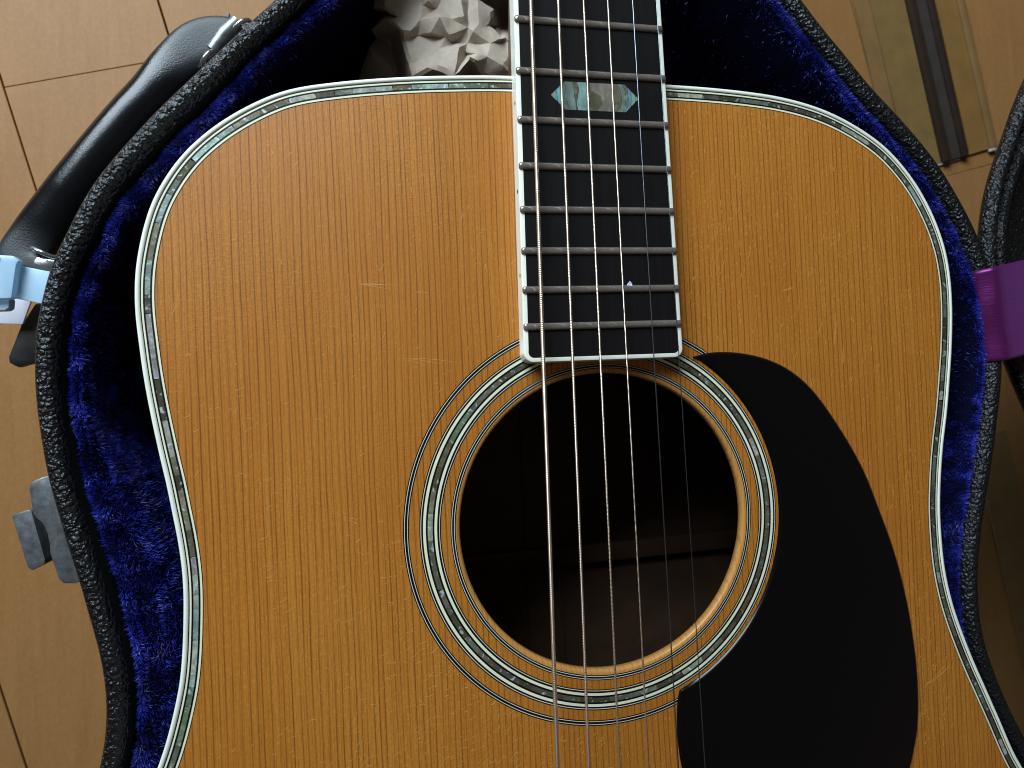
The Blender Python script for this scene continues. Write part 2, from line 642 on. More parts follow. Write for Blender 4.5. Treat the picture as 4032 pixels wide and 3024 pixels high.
# ================================================================== CASE
rimL = [[-104.7, 175.7], [-112.0, 168.6], [-121.1, 159.1], [-131.9, 147.7], [-139.7, 139.5], [-146.1, 132.0], [-153.3, 123.2], [-159.5, 114.5], [-164.0, 106.0], [-167.1, 99.4], [-170.7, 91.5], [-174.2, 79.0], [-175.8, 70.1], [-176.5, 60.9], [-176.6, 53.7], [-176.3, 46.8], [-174.9, 32.9], [-173.7, 24.6], [-171.7, 15.7], [-169.8, 6.8], [-166.5, -6.4], [-164.5, -15.9], [-162.9, -23.0], [-161.5, -30.6], [-160.7, -38.1], [-160.6, -45.0], [-161.2, -53.2], [-162.5, -59.9]]
rimR = [[91.5, 191.0], [99.6, 181.4], [108.6, 171.8], [119.0, 160.2], [129.0, 150.9], [139.1, 140.9], [149.2, 129.4], [157.3, 117.1], [164.0, 105.3], [169.5, 92.1], [173.2, 78], [175.0, 62], [174.8, 48.6], [173.6, 38.5], [171.3, 27.4], [168.5, 13.8], [164.8, -0.3], [162.0, -11.2], [159.3, -23.4], [157.4, -35.5], [157.0, -47.8], [158.2, -60.2], [161.5, -71.7], [166.5, -84.8], [171.8, -96.1]]
topL = [[0, 380], [-40, 378], [-55, 365], [-58, 310], [-61, 265], [-68, 233], [-80, 207], [-92, 189.5]]
topR = [[80, 206], [69, 230], [62, 262], [58, 310], [55, 365], [40, 378]]
botL = [[-168.5, -82], [-180, -110], [-197, -143], [-213, -185], [-220, -230], [-214, -280], [-192, -330], [-150, -366], [-90, -386], [0, -390]]
botR = [[184, -119], [200, -150], [215, -190], [221, -232], [214, -282], [192, -330], [150, -366], [90, -386]]
outline = topL + rimL + botL + botR[::-1] + rimR[::-1] + topR
CP = smooth_poly(resample(catmull(outline, 2.0), 2.0), 6)
CN = -normals(CP)     # inward
case = thing('guitar_case', 'open black pebbled vinyl hard case lined with blue plush holding the guitar', 'guitar case', (0, 0, ZF))
sweep(CP, CN, [(-0.2, ZF + 1), (-0.2, -60), (-0.1, -10.2)], 'case_wall', M['vinyl'], case)
jit = 1
rim = sweep(CP, CN, [(-0.1, -10.2), (0.05, -8.4), (0.5, -6.7), (1.4, -5.4), (2.7, -4.9), (4.1, -5.0), (5.2, -5.6), (6.0, -6.7), (6.4, -8.2)], 'rim_roll', M['vinyl'], case)
sweep(CP, CN, [(6.4, -8.2), (6.8, -9.2), (7.4, -10.0), (7.9, -11.5), (8.1, -24)], 'inner_lip', M['lip'], case)
nb = len(CP)
fb = obj('case_bottom', [(x, y, ZF + 1) for x, y in CP + CN * 0.2], [tuple(range(nb))], M['vinyl'], case)
# plush: lumpy padded wall
prof = [(8.3, -12.0), (8.4, -10.6), (8.9, -9.5), (9.8, -9.0), (10.8, -9.3), (11.6, -10.4), (12.0, -12.8), (12.0, -18), (11.2, -34), (10.6, -58), (11.5, -85), (16, -101)]
sarc = np.r_[0, np.cumsum(np.linalg.norm(np.diff(CP, axis=0), axis=1))]
PV = np.zeros((nb, len(prof), 3))
for i in range(nb):
    for j, (a, z) in enumerate(prof):
        k = noise.noise(Vector((CP[i][0] * .03, CP[i][1] * .03, z * .05))) * (1.6 if j > 3 else 0.5)
        k2 = noise.noise(Vector((CP[i][0] * .13, CP[i][1] * .13, z * .12))) * 0.7
        if CP[i][1] < 40 and j >= 6:      # the padding swells inwards at the waist
            a += (12 if CP[i][0] < 0 else 7) * min(1, (40 - CP[i][1]) / 45) * min(1, (j - 5) / 3)
        PV[i, j, :2] = CP[i] + CN[i] * (a + k + k2)
        PV[i, j, 2] = z + k2 * 0.7
        if CP[i][0] > 0 and j <= 5:       # fuller padding along the hinge side
            PV[i, j, 2] += 1.8
            PV[i, j, :2] -= CN[i] * 0.6
m_ = len(prof)
PF = []
for i in range(nb):
    i2 = (i + 1) % nb
    for j in range(m_ - 1):
        PF.append((i * m_ + j, i2 * m_ + j, i2 * m_ + j + 1, i * m_ + j + 1))
pl = fix_normals(obj('plush_lining', PV.reshape(-1, 3), PF, M['plush'], case, True))
obj('lining_floor', [(x, y, -101.5) for x, y in CP + CN * 15], [tuple(range(nb))], M['plush'], case)


def pile(PVg, count, weights, length, name, parent, sel=None):
    """many small tapering fibres standing on a swept surface grid (stuff)"""
    n, m, _ = PVg.shape
    wj = np.asarray(weights, float)
    wj /= wj.sum()
    idx = np.arange(n) if sel is None else np.asarray(sel)
    i = rng.choice(idx, count)
    j = rng.choice(m - 1, count, p=wj)
    i2 = (i + 1) % n
    s, t = rng.random(count)[:, None], rng.random(count)[:, None]
    p = (PVg[i, j] * (1 - s) + PVg[i2, j] * s) * (1 - t) + (PVg[i, j + 1] * (1 - s) + PVg[i2, j + 1] * s) * t
    a = PVg[i2, j] - PVg[i, j]
    b = PVg[i, j + 1] - PVg[i, j]
    nn = np.cross(a, b)
    nn /= np.linalg.norm(nn, axis=1)[:, None] + 1e-9
    # make the normals point up / inward
    inward = np.c_[CN[i], np.full(count, 0.6)] if PVg is PV else np.c_[np.zeros((count, 2)), np.ones(count)]
    nn *= np.sign((nn * inward).sum(1))[:, None]
    clump = np.array([noise.noise_vector(Vector(q * 0.16)) for q in p])
    d = nn + clump * 1.1 + rng.normal(0, 0.35, (count, 3))
    d[:, 2] += 0.15
    d /= np.linalg.norm(d, axis=1)[:, None]
    L = length * rng.uniform(0.6, 1.25, count)[:, None]
    side = np.cross(d, rng.normal(0, 1, (count, 3)))
    side /= np.linalg.norm(side, axis=1)[:, None] + 1e-9
    wd = 0.08
    bend = clump * 0.6 + rng.normal(0, .25, (count, 3))
    V = np.stack([p - side * wd, p + side * wd, p + d * L * .55 + side * wd * .8, p + d * L * .55 - side * wd * .8, p + d * L + bend * L * .35], 1).reshape(-1, 3)
    F = []
    for q in range(count):
        o_ = q * 5
        F.append((o_, o_ + 1, o_ + 2, o_ + 3))
        F.append((o_ + 3, o_ + 2, o_ + 4))
    o = obj(name, V, F, M['fibre'], parent)
    o['kind'] = 'stuff'
    return o


vis = [i for i in range(nb) if -150 < CP[i][1] < 290]
waist = [i for i in range(nb) if -140 < CP[i][1] < 22]  # wall pile kept to the lit waist; shade elsewhere put into near-black base
upper = [i for i in range(nb) if 20 < CP[i][1] < 290 and CP[i][0] > 0]
pile(PV, 56000, [1, 3, 5, 5, 5, 1.6, 0.15, 0, 0, 0, 0], 1.4, 'plush_pile', case, vis)
pile(PV, 56000, [0, 0, 0, 0, 0, 3, 5, 6, 6, 3, 0.5], 1.6, 'plush_pile', case, waist)
fade = [i for i in range(nb) if 20 < CP[i][1] < 85 and CP[i][0] < 0]
fade = [i for i in fade for _ in range(max(1, int((85 - CP[i][1]) ** 2 / 180)))]
pile(PV, 15000, [0, 0, 0, 0, 0, 0, 3, 6, 5, 1, 0], 1.6, 'plush_pile', case, fade)
pile(PV, 1800, [0, 0, 0, 0, 0, 0, 2, 4, 4, 3, 1], 1.5, 'plush_pile', case, upper)

# handle
hp = catmull([(-112, 176.5, -46), (-119, 181.5, -46), (-127, 184.6, -46), (-136, 183, -47), (-146, 175, -49), (-155, 164, -50), (-166, 150, -50), (-177, 135.5, -50), (-187, 122, -50), (-195, 109.5, -49), (-198.5, 100, -47), (-193, 94, -46), (-182, 91, -46)], 2.5, False)
hr_k = np.array([[7.5, 2.6], [8.0, 2.8], [8.6, 3.2], [8.4, 4.6], [8, 6.6], [8, 7.8], [8, 8], [8, 8], [8, 7.8], [8.2, 6.2], [8, 4.2], [7.4, 3.0], [6.5, 2.6]])
kk = np.linspace(0, 1, len(hr_k))
tt = np.linspace(0, 1, len(hp))
hr = np.c_[np.interp(tt, kk, hr_k[:, 0]), np.interp(tt, kk, hr_k[:, 1])]
flt = list(np.interp(tt, [0, .2, .35, .75, .85, 1], [.5, .5, .9, .9, .55, .5]))
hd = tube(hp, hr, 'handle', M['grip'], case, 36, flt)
end_sheen = np.interp(tt, [0, .17, .31, .76, .86, 1], [1, 1, 0, 0, 1, 1])  # marks the ends where reflected sheen is painted into the colour
at_ = hd.data.attributes.new('end_sheen', 'FLOAT', 'POINT')
at_.data.foreach_set('value', np.repeat(end_sheen, 36).astype(np.float32))
# handle brackets: plate bar, ring and pin at each end
tube([(-122.2, 189.6, -42.5), (-126.5, 184, -41.6), (-131, 178.2, -42.5)], [2.6, 2.9, 2.6], 'bracket_bar', M['zinc'], hd, 12)
tube([(-119.5, 187.5, -43.5), (-124, 182, -43), (-128.4, 176.2, -43.5)], [1.0] * 3, 'bracket_pin', M['chrome'], hd, 8)


def ring(c, ax1, ax2, R, r, name, par):
    c, ax1, ax2 = map(np.array, (c, ax1, ax2))
    ax3 = np.cross(ax1, ax2)
    V, F = [], []
    n, m = 28, 8
    for i in range(n):
        a = 2 * PI * i / n
        e = ax1 * math.cos(a) + ax2 * math.sin(a)
        for j in range(m):
            b = 2 * PI * j / m
            V.append(c + e * (R + r * math.cos(b)) + ax3 * r * math.sin(b))
    for i in range(n):
        for j in range(m):
            F.append((i * m + j, ((i + 1) % n) * m + j, ((i + 1) % n) * m + (j + 1) % m, i * m + (j + 1) % m))
    return fix_normals(obj(name, V, F, M['chrome'], par, True))


ring((-120.6, 187.6, -43.5), (0.75, 0.66, 0), (0, 0, 1), 4.2, 0.9, 'ring', hd)
ring((-132.6, 174.4, -43), (0.6, 0.8, 0), (0, 0, 1), 4.0, 0.9, 'ring', hd)
ring((-188.6, 101.8, -42), (0.9, -0.42, 0), (0, 0, 1), 4.2, 0.9, 'ring', hd)
prism([(-192.3, 101.2), (-186.0, 99.8), (-187.5, 96.2), (-195.0, 98.2)], -46, -43.2, 'bracket_plate', M['chrome'], hd, 0.5)
prism([(-127.3, 196.4), (-126.0, 196.6), (-126.3, 193.0), (-127.0, 193.0)], -50, -48.6, 'thread_end', M['leather'], hd, 0.3)

# latch
lat = prism([(-168, 28.5), (-180.8, 25.6), (-183.6, 24.6), (-184.5, 22.6), (-184.1, 18.2), (-183.6, 14.0), (-182.6, 12.6), (-181.2, 11.2), (-180.0, 8.2), (-179.4, 4.5), (-179.3, 1.6), (-178.5, -2.0), (-177.1, -7.0), (-175.9, -8.6), (-172.8, -8.9), (-164, -7.2)], -21.5, -17.8, 'latch', M['zinc'], case, 0.7)
prism([(-192.4, 13.6), (-187.6, 15.0), (-186.6, 14.6), (-183.2, -1.4), (-183.4, -2.9), (-187.2, -4.8), (-188.4, -3.4)], -40, -23, 'lever', M['zinc'], lat, 0.9)
prism([(-186.2, 18.6), (-183.0, 19.4), (-181.0, 13.0), (-185.0, 12.2)], -36, -25, 'hinge_block', M['zinc'], lat, 0.6)
prism([(-181, 22), (-168, 24), (-164, -6), (-177, -7)], -60, -36, 'back_plate', M['zinc'], lat, 0.6)

# lid lying open to the right, joined by the ribbon
lidq = [(195.0, 159.5), (189.3, 147.6), (183.9, 136.3), (179.1, 125.6), (176.2, 116.0), (174.0, 105.5), (173.1, 97.8), (173.1, 88.0), (174.2, 76.0), (177.5, 63.0), (182.5, 50.0), (187.5, 38.0)]
lidp = [(-71.6 + (x + 71.6) * 1.0284, 46 + (y - 46) * 1.0284) for x, y in lidq] + [(205, 15), (215, -15), (220, -50), (216, -85), (206, -120), (196, -160), (188, -230), (192, -300), (220, -355), (300, -385), (380, -360), (425, -240), (392, -120), (378, -40), (388, 60), (374, 140), (330, 195), (280, 212), (240, 203), (216, 184)]
LP = smooth_poly(resample(catmull(lidp, 2.0), 2.0), 4)
LN = -normals(LP)
ZL = -14.0
lid = sweep(LP, LN, [(62, ZL - 44), (34, ZL - 30), (16, ZL - 19), (6, ZL - 11), (1.2, ZL - 6), (0.0, ZL - 3.5), (0.7, ZL - 1.4), (1.9, ZL - .3), (3.2, ZL), (4.5, ZL - .4), (5.4, ZL - 1.6), (5.8, ZL - 4)], 'lid', M['vinyl'], case)
sweep(LP, LN, [(5.8, ZL - 4), (6.2, ZL - 6), (11, ZL - 8)], 'lid_lip', M['lip'], lid)
nl = len(LP)
lprof = [(11, ZL - 8), (12.2, ZL - 5.5), (14.5, ZL - 5.0), (17, ZL - 7), (20, ZL - 11), (36, ZL - 26)]
LV = np.zeros((nl, len(lprof), 3))
for j, (a, z) in enumerate(lprof):
    LV[:, j, :2] = LP + LN * a
    LV[:, j, 2] = z
lf = []
for i in range(nl):
    for j in range(len(lprof) - 1):
        i2 = (i + 1) % nl
        mm_ = len(lprof)
        lf.append((i * mm_ + j, i2 * mm_ + j, i2 * mm_ + j + 1, i * mm_ + j + 1))
fix_normals(obj('lid_lining', LV.reshape(-1, 3), lf, M['vinyl'], lid, True))
obj('lid_panel', [(x, y, ZL - 27) for x, y in LP + LN * 35], [tuple(range(nl))], M['vinyl'], lid)
obj('lid_bottom', [(x, y, ZL - 44) for x, y in LP + LN * 62], [tuple(range(nl))], M['vinyl'], lid)

# satin ribbon from the lining over the rim to the lid
sect = [(-0.4, -9.5), (0.0, -7.6), (0.8, -6.2), (1.7, -5.1), (2.7, -4.1), (3.7, -3.4), (5.0, -3.0), (7.5, -3.3), (11, -4.2), (16, -5.6), (22, -7.4), (32, -10), (46, -13), (60, -16)]
sect = catmull(sect, 0.7, False)
RV, RF = [], []
na = 26
for i in range(na):
    t = i / (na - 1)
    e = np.array([164.9, 86.4]) * (1 - t) + np.array([168.5, 48.9]) * t
    for (a, z) in sect:
        r_ = 0.22 * math.sin(t * 7 + a * .05) + 0.05 * math.sin(t * 23 + a * .1)
        yy = e[1] + a * (0.19 * (1 - t) + 0.13 * t)
        RV.append((e[0] + a + 0.25 * math.sin(t * 11) * (a < 6), yy, z + (r_ if a > 3 else r_ * .3)))
ns = len(sect)
for i in range(na - 1):
    for j in range(ns - 1):
        RF.append((i * ns + j, i * ns + j + 1, (i + 1) * ns + j + 1, (i + 1) * ns + j))
rib = obj('ribbon', RV, RF, M['satin'], case, True)
so = rib.modifiers.new('thick', 'SOLIDIFY')
so.thickness = 0.0004

# translucent tag and strap tab on the handle
tg = thing('plastic_tag', 'translucent bluish plastic strap tag looped round the lower end of the handle', 'tag', (-200, 92, -46))


def lift(pts, z_from, z_to):
    k = (203.66 - z_to) / (203.66 - z_from)
    return [(-71.63 + (x + 71.63) * k, 45.96 + (y - 45.96) * k) for x, y in pts]


prism(lift([(-216, 102.4), (-199, 101.4), (-196.9, 99.6), (-197.9, 98.4), (-199.8, 86.4), (-216, 85.6)], -42, -37.5), -40.5, -37.0, 'buckle', M['plastic'], tg, 0.9)
prism(lift([(-216, 101.9), (-203.2, 101.0), (-203.6, 99.8), (-216, 100.4)], -42, -36.6), -37.1, -36.4, 'buckle_rib', M['plastic'], tg, 0.25)
prism(lift([(-216, 86.4), (-200.4, 86.6), (-200.7, 83.0), (-202, 82.2), (-216, 82.0)], -42, -40), -43.5, -39.5, 'buckle_loop', M['plastic'], tg, 0.8)
prism(lift([(-203, 99.6), (-190.9, 96.8), (-178, 93.8), (-181, 82.0), (-193.9, 85.3), (-204, 87.8)], -46, -41), -41.6, -40.6, 'strap', M['plastic'], tg, 0.4)
prism([(-220, 80.4), (-206.2, 79.6), (-202.6, 89.6), (-205, 94), (-220, 94)], -61.2, -60.2, 'tag_sheet', M['sheet'], tg, 0.3)
tb = prism([(-203.9, 88), (-176, 94), (-177, 65), (-206.0, 64.9), (-210.4, 63.6), (-213.4, 65.4), (-213.4, 67.9), (-208.8, 79.9)], -68, -64, 'strap_tab', M['leather'], None, 1.2)
tag(tb, 'black leather strap tab hanging beside the case below the plastic tag', 'strap tab')

# ================================================================== GUITAR
gt = thing('acoustic_guitar', 'amber spruce dreadnought guitar with abalone edging lying in the blue lined case', 'guitar', (0, -100, -100))
Lw = [[-26.9, 147.1], [-48.1, 146.0], [-63.3, 144.7], [-82.9, 142.1], [-97.8, 138.9], [-107.2, 134.6], [-116.5, 128.6], [-123.4, 122.6], [-128.0, 117.3], [-132.1, 111.0], [-134.9, 105.3], [-136.9, 99.2], [-138.3, 93.4], [-139.4, 87.1], [-139.9, 80.5], [-139.9, 74.0], [-139.3, 66.0], [-138.7, 59.0], [-137.9, 52.0], [-136.9, 44.9], [-135.8, 37.9], [-134.6, 30.8], [-133.3, 23.7], [-132.1, 15.7], [-130.9, 7.7], [-130.1, 0.6], [-129.7, -6.0], [-129.7, -12.5], [-130.1, -21.3], [-130.8, -30.6], [-131.9, -38.8], [-133.3, -45.1], [-134.8, -50.9], [-136.5, -56.6], [-138.2, -61.4]]
Rw = [[31.9, 147.0], [47.5, 146.7], [59.8, 146.1], [72.3, 145.0], [85.0, 142.7], [94.6, 139.8], [104.3, 135.5], [114.1, 129.6], [120.6, 123.8], [127.0, 116.2], [132.1, 107.8], [135.8, 99.5], [138.3, 91.1], [139.4, 83.2], [139.7, 75.4], [139.4, 67.0], [138.3, 55.0], [136.6, 43.1], [134.7, 31.2], [132.2, 19.0], [130.3, 6.5], [129.1, -6.5], [129.0, -16.5], [129.5, -27.4], [130.7, -36.2], [132.9, -45.9], [136.5, -57.0], [141.3, -69.4], [146.3, -80.8], [151.3, -92.3], [158.1, -108.1]]
low = [[-145, -78], [-153, -96], [-163, -118], [-176, -146], [-187, -178], [-192.5, -215], [-189, -258], [-172, -300], [-135, -331], [-75, -347], [0, -350]]
lowR = [[75, -347], [135, -331], [172, -300], [189, -258], [192.5, -215], [188, -178], [177, -146], [166, -122]]
WP = smooth_poly(resample(catmull(Lw + low + lowR + Rw[::-1], 1.2), 1.2), 5)
WN = normals(WP)
nw = len(WP)
# soundboard with the hole
NR = 1440
th = np.arange(NR) * 2 * PI / NR
ang = np.arctan2(WP[:, 1], WP[:, 0])
order = np.argsort(ang)
aa = np.r_[ang[order] - 2 * PI, ang[order], ang[order] + 2 * PI]
rr = np.tile(np.hypot(WP[:, 0], WP[:, 1])[order], 3)
Rout = np.interp((th + PI) % (2 * PI) - PI, aa, rr) + 0.4
dirs = np.c_[np.cos(th), np.sin(th)]
rings_ = [(52.6, 0.0), (56, 0.0)]
V = []
for (r_, z) in rings_:
    V += [(d_[0] * r_, d_[1] * r_, z) for d_ in dirs]
for f_ in (0.25, 0.5, 0.75, 1.0):
    V += [(d_[0] * (56 + (R_ - 56) * f_), d_[1] * (56 + (R_ - 56) * f_), 0.0) for d_, R_ in zip(dirs, Rout)]
F = []
for q_ in range(5):
    for i in range(NR):
        i2 = (i + 1) % NR
        F.append((q_ * NR + i, q_ * NR + i2, (q_ + 1) * NR + i2, (q_ + 1) * NR + i))
sb = obj('soundboard', V, F, M['spruce'], gt)
fix_normals(sb)
for p_ in sb.data.polygons[:1]:
    if p_.normal.z < 0:
        sb.data.flip_normals()
HC = np.c_[np.cos(np.linspace(0, 2 * PI, 361)[:-1]), np.sin(np.linspace(0, 2 * PI, 361)[:-1])]
sweep(HC * 0, HC, [(52.6, 0), (51.9, -0.05), (51.35, -0.3), (51.0, -0.8), (50.9, -1.4), (50.9, -3.0), (51.3, -3.2), (60, -3.2)], 'hole_edge', M['hole_edge'], sb)


def ring_strip(r0, r1, mat, name='rosette_ring', z=0.05):
    return sweep(HC * 0, HC, [(r0, 0.005), (r0, z), (r1, z), (r1, 0.005)], name, mat, sb, smooth=False)


def rings(specs, r):
    for wd, m in specs:
        if m:
            ring_strip(r - wd, r, M[m])
        r -= wd
    return r


rings([(.36, 'black'), (.21, 'line'), (.76, 'black'), (.20, 'line'), (.36, 'black')], 69.49)
rings([(.36, 'black'), (.22, 'line'), (.60, 'black'), (.90, 'cream'), (.62, 'black'), (1.56, None), (.62, 'black'), (.86, 'cream'), (.66, 'black'), (.21, 'line'), (.36, 'black')], 64.26)
rings([(.30, 'black'), (.19, 'line'), (.64, 'black'), (.19, 'line'), (.34, 'black')], 54.15)

PAL_LIT = [(0.50, 0.54, 0.50), (0.40, 0.43, 0.38), (0.58, 0.56, 0.54), (0.36, 0.46, 0.44), (0.50, 0.46, 0.52), (0.24, 0.33, 0.22), (0.30, 0.27, 0.20), (0.46, 0.60, 0.60), (0.22, 0.20, 0.15)]  # window sheen painted into the shell colours, on top of random tone
PAL_UNLIT = [(0.12, 0.115, 0.085), (0.16, 0.155, 0.12), (0.09, 0.08, 0.06), (0.19, 0.19, 0.16), (0.15, 0.12, 0.07), (0.22, 0.24, 0.21), (0.12, 0.10, 0.10)]


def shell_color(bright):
    pal = PAL_LIT if rng.random() < bright else PAL_UNLIT
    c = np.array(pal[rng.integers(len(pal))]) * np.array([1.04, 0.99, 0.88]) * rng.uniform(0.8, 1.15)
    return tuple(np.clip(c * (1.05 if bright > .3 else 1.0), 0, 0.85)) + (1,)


# rosette shell pieces
r1, r0 = 64.26 - 2.70, 64.26 - 4.26
a = 0.0
while a < 2 * PI - 0.03:
    da = min(rng.uniform(0.07, 0.19), 2 * PI - a)
    n = max(2, int(da / 0.02))
    sk = rng.uniform(-.006, .006)
    P_ = [(r0 * math.cos(a + da * k / n + .0006), r0 * math.sin(a + da * k / n + .0006)) for k in range(n + 1)]
    Q_ = [(r1 * math.cos(a + sk + da * k / n), r1 * math.sin(a + sk + da * k / n)) for k in range(n + 1)]
    V = [(x, y, 0.055) for x, y in P_] + [(x, y, 0.055) for x, y in Q_] + [(x, y, 0.0) for x, y in P_] + [(x, y, 0.0) for x, y in Q_]
    m = n + 1
    F = [(k, k + 1, m + k + 1, m + k) for k in range(n)] + [(0, m, 3 * m, 2 * m), (n, m + n, 3 * m + n, 2 * m + n)]
    o = obj('shell_piece', V, F, M['shell'], sb)
    am = (a + da / 2) % (2 * PI)
    o.color = shell_color(0.32 if PI * .8 < am < PI * 1.15 else 0.10)  # left of the rosette painted brighter for the window sheen
    a += da + 0.0012

# edge strips
specs = [(.24, 'black'), (.58, 'cream'), (.56, 'black'), (1.44, None), (.54, 'black'), (.50, 'cream'), (.34, 'black')]
off = 0.0
for wd, m in specs:
    if m:
        sweep(WP, WN, [(off, 0.0), (off, 0.05), (off + wd, 0.05), (off + wd, 0.0)], 'purfling_line', M[m], sb, smooth=False)
    else:
        s0_, s1_ = off, off + wd
    off += wd
sweep(WP, WN, [(off, 0.0), (off, 0.06), (off + 1.0, 0.06), (off + 1.3, -0.02), (off + 1.48, -0.25), (off + 1.5, -0.6), (off + 1.5, -6)], 'binding', M['white'], gt)
sweep(WP, WN, [(off + 1.35, -6), (off + 1.35, -98), (off - 2, -100)], 'body_side', M['rosewood'], gt)
sweep(WP, WN, [(off - 1.5, -3), (off - 1.5, -98)], 'inner_side', M['rosewood'], gt)
obj('back_panel', [(x, y, -99) for x, y in WP + WN * (off + 1)], [tuple(range(nw))], M['rosewood'], gt)
for yb in (-36, 95, -170):
    prism([(-128, yb - 6), (128, yb - 5), (128, yb + 5), (-128, yb + 4)], -98.9, -92, 'back_brace', M['rosewood'], gt, 2.5)
prism([(-9, -300), (9, -300), (9, 140), (-9, 140)], -98.9, -97.5, 'back_strip', M['rosewood'], gt, 0.4)
# edge shell pieces
s = np.r_[0, np.cumsum(np.linalg.norm(np.diff(np.vstack([WP, WP[:1]]), axis=0), axis=1))]
tot = s[-1]


def at_s(q):
    q = q % tot
    i = min(np.searchsorted(s, q, side='right') - 1, nw - 1)
    f_ = (q - s[i]) / max(s[i + 1] - s[i], 1e-9)
    i2 = (i + 1) % nw
    p = WP[i] * (1 - f_) + WP[i2] * f_
    n_ = WN[i] * (1 - f_) + WN[i2] * f_
    return p, n_ / np.linalg.norm(n_)


q = 0.0
count = 0
while q < tot - 1.5:
    c_, _ = at_s(q)
    long_ = c_[1] < -130
    L_ = rng.uniform(30, 45) if long_ else (rng.uniform(3.5, 7) if rng.random() < 0.35 else rng.uniform(6, 13))
    L_ = min(L_, tot - q)
    n = max(2, int(L_ / 1.2))
    sk = rng.uniform(-.25, .25)
    A_, B_ = [], []
    for k in range(n + 1):
        p, n_ = at_s(q + 0.05 + (L_ - 0.1) * k / n)
        A_.append(p + n_ * s0_)
        p, n_ = at_s(q + 0.05 + sk + (L_ - 0.1) * k / n)
        B_.append(p + n_ * s1_)
    V = [(x, y, 0.055) for x, y in A_] + [(x, y, 0.055) for x, y in B_] + [(x, y, 0.0) for x, y in A_] + [(x, y, 0.0) for x, y in B_]
    m = n + 1
    F = [(k, k + 1, m + k + 1, m + k) for k in range(n)] + [(0, m, 3 * m, 2 * m), (n, m + n, 3 * m + n, 2 * m + n)]
    o = obj('shell_piece', V, F, M['shell'], sb)
    o.color = shell_color(0.72 if c_[0] < -20 else (0.12 if c_[1] > 60 else 0.18))  # left edge drawn brighter: reflected light put into the piece colour
    q += L_
    count += 1

# pickguard
pgp = [[34.3, 55.3], [40.6, 56.5], [47.8, 56.6], [55.1, 55.7], [63.0, 53.7], [70.9, 50.2], [78.2, 44.9], [84.3, 38.3], [90.2, 30.0], [96.2, 20.5], [102.1, 9.2], [107.3, -4.5], [111.9, -17.5], [115.2, -29.5], [117.8, -42.5], [119.4, -54.9], [120.2, -64.9], [120.2, -76.5], [119.2, -87.9], [117.2, -95.7], [113.5, -106], [104, -121], [88, -132], [68, -136], [48, -130], [32, -115], [25.5, -101], [22.6, -87.3], [21.7, -79.5], [21.7, -71.4], [22.3, -64.9], [23.2, -61.2]]
pgc = catmull(pgp, 1.5, False)
a0, a1 = math.atan2(-60.6, 24.2), math.atan2(55.3, 34.9)
arc = np.array([(65.3 * math.cos(a0 + (a1 - a0) * k / 80), 65.3 * math.sin(a0 + (a1 - a0) * k / 80)) for k in range(81)])
PGo = resample(np.vstack([pgc, arc]), 1.2)
PGn = normals(PGo)
np_ = len(PGo)
lv = [(0.0, 0.06), (-0.1, 0.3), (-0.95, 0.95), (-1.25, 1.02)]
tipf = np.minimum(1, 0.04 + np.minimum(np.hypot(PGo[:, 0] - 34.6, PGo[:, 1] - 55.3), np.hypot(PGo[:, 0] - 23.8, PGo[:, 1] + 60.8)) / 7)
V = []
for (o_, z) in lv:
    V += [(x, y, z) for x, y in PGo + PGn * o_ * tipf[:, None]]
F = []
for k in range(len(lv) - 1):
    for i in range(np_):
        i2 = (i + 1) % np_
        F.append((k * np_ + i, k * np_ + i2, (k + 1) * np_ + i2, (k + 1) * np_ + i))
F.append(tuple(range((len(lv) - 1) * np_, len(lv) * np_)))
pgo = fix_normals(obj('pickguard', V, F, M['guard'], gt, True, 50))

# fretboard
NUT = 66.6 + 442.0
FC = -0.47


def hw(y):
    return (42.8 + .0347 * (NUT - y)) / 2 * .9533


YE, YT = 55.0, 345.0


def board_outline(inset, rc):
    pts = []
    y0 = YE + inset
    for sgn in (1, -1):
        w_ = hw(YE) - inset
        cx, cy = FC + sgn * (w_ - rc), y0 + rc
        arc_ = [(cx + sgn * rc * math.cos(t), cy + rc * math.sin(t)) for t in np.linspace(0, -PI / 2, 9)]
        side_ = [(FC + sgn * (hw(y) - inset), y) for y in np.linspace(YT, cy + 1, 60)]
        seq = side_ + arc_
        pts += seq if sgn == 1 else seq[::-1]
    return pts[::-1]


BO, BI = board_outline(0, 3.2), board_outline(1.5, 1.9)
fbd = prism(BI, 0.1, 7.0, 'fretboard', M['ebony'], gt)
n = len(BO)
V = [(x, y, z) for ln, z in ((BO, 0.1), (BO, 6.6)) for x, y in ln]
BOc = np.array(BO)
BIc = np.array(BI)
V += [tuple(p_) + (6.92,) for p_ in (BOc * .85 + BIc * .15)]
V += [tuple(p_) + (7.01,) for p_ in (BOc * .65 + BIc * .35)]
V += [(x, y, 7.01) for x, y in BI] + [(x, y, 0.1) for x, y in BI]
F = []
for k in range(5):
    for i in range(n - 1):
        F.append((k * n + i, k * n + i + 1, (k + 1) * n + i + 1, (k + 1) * n + i))
fbb = fix_normals(obj('fretboard_binding', V, F, M['white'], fbd, True, 35))

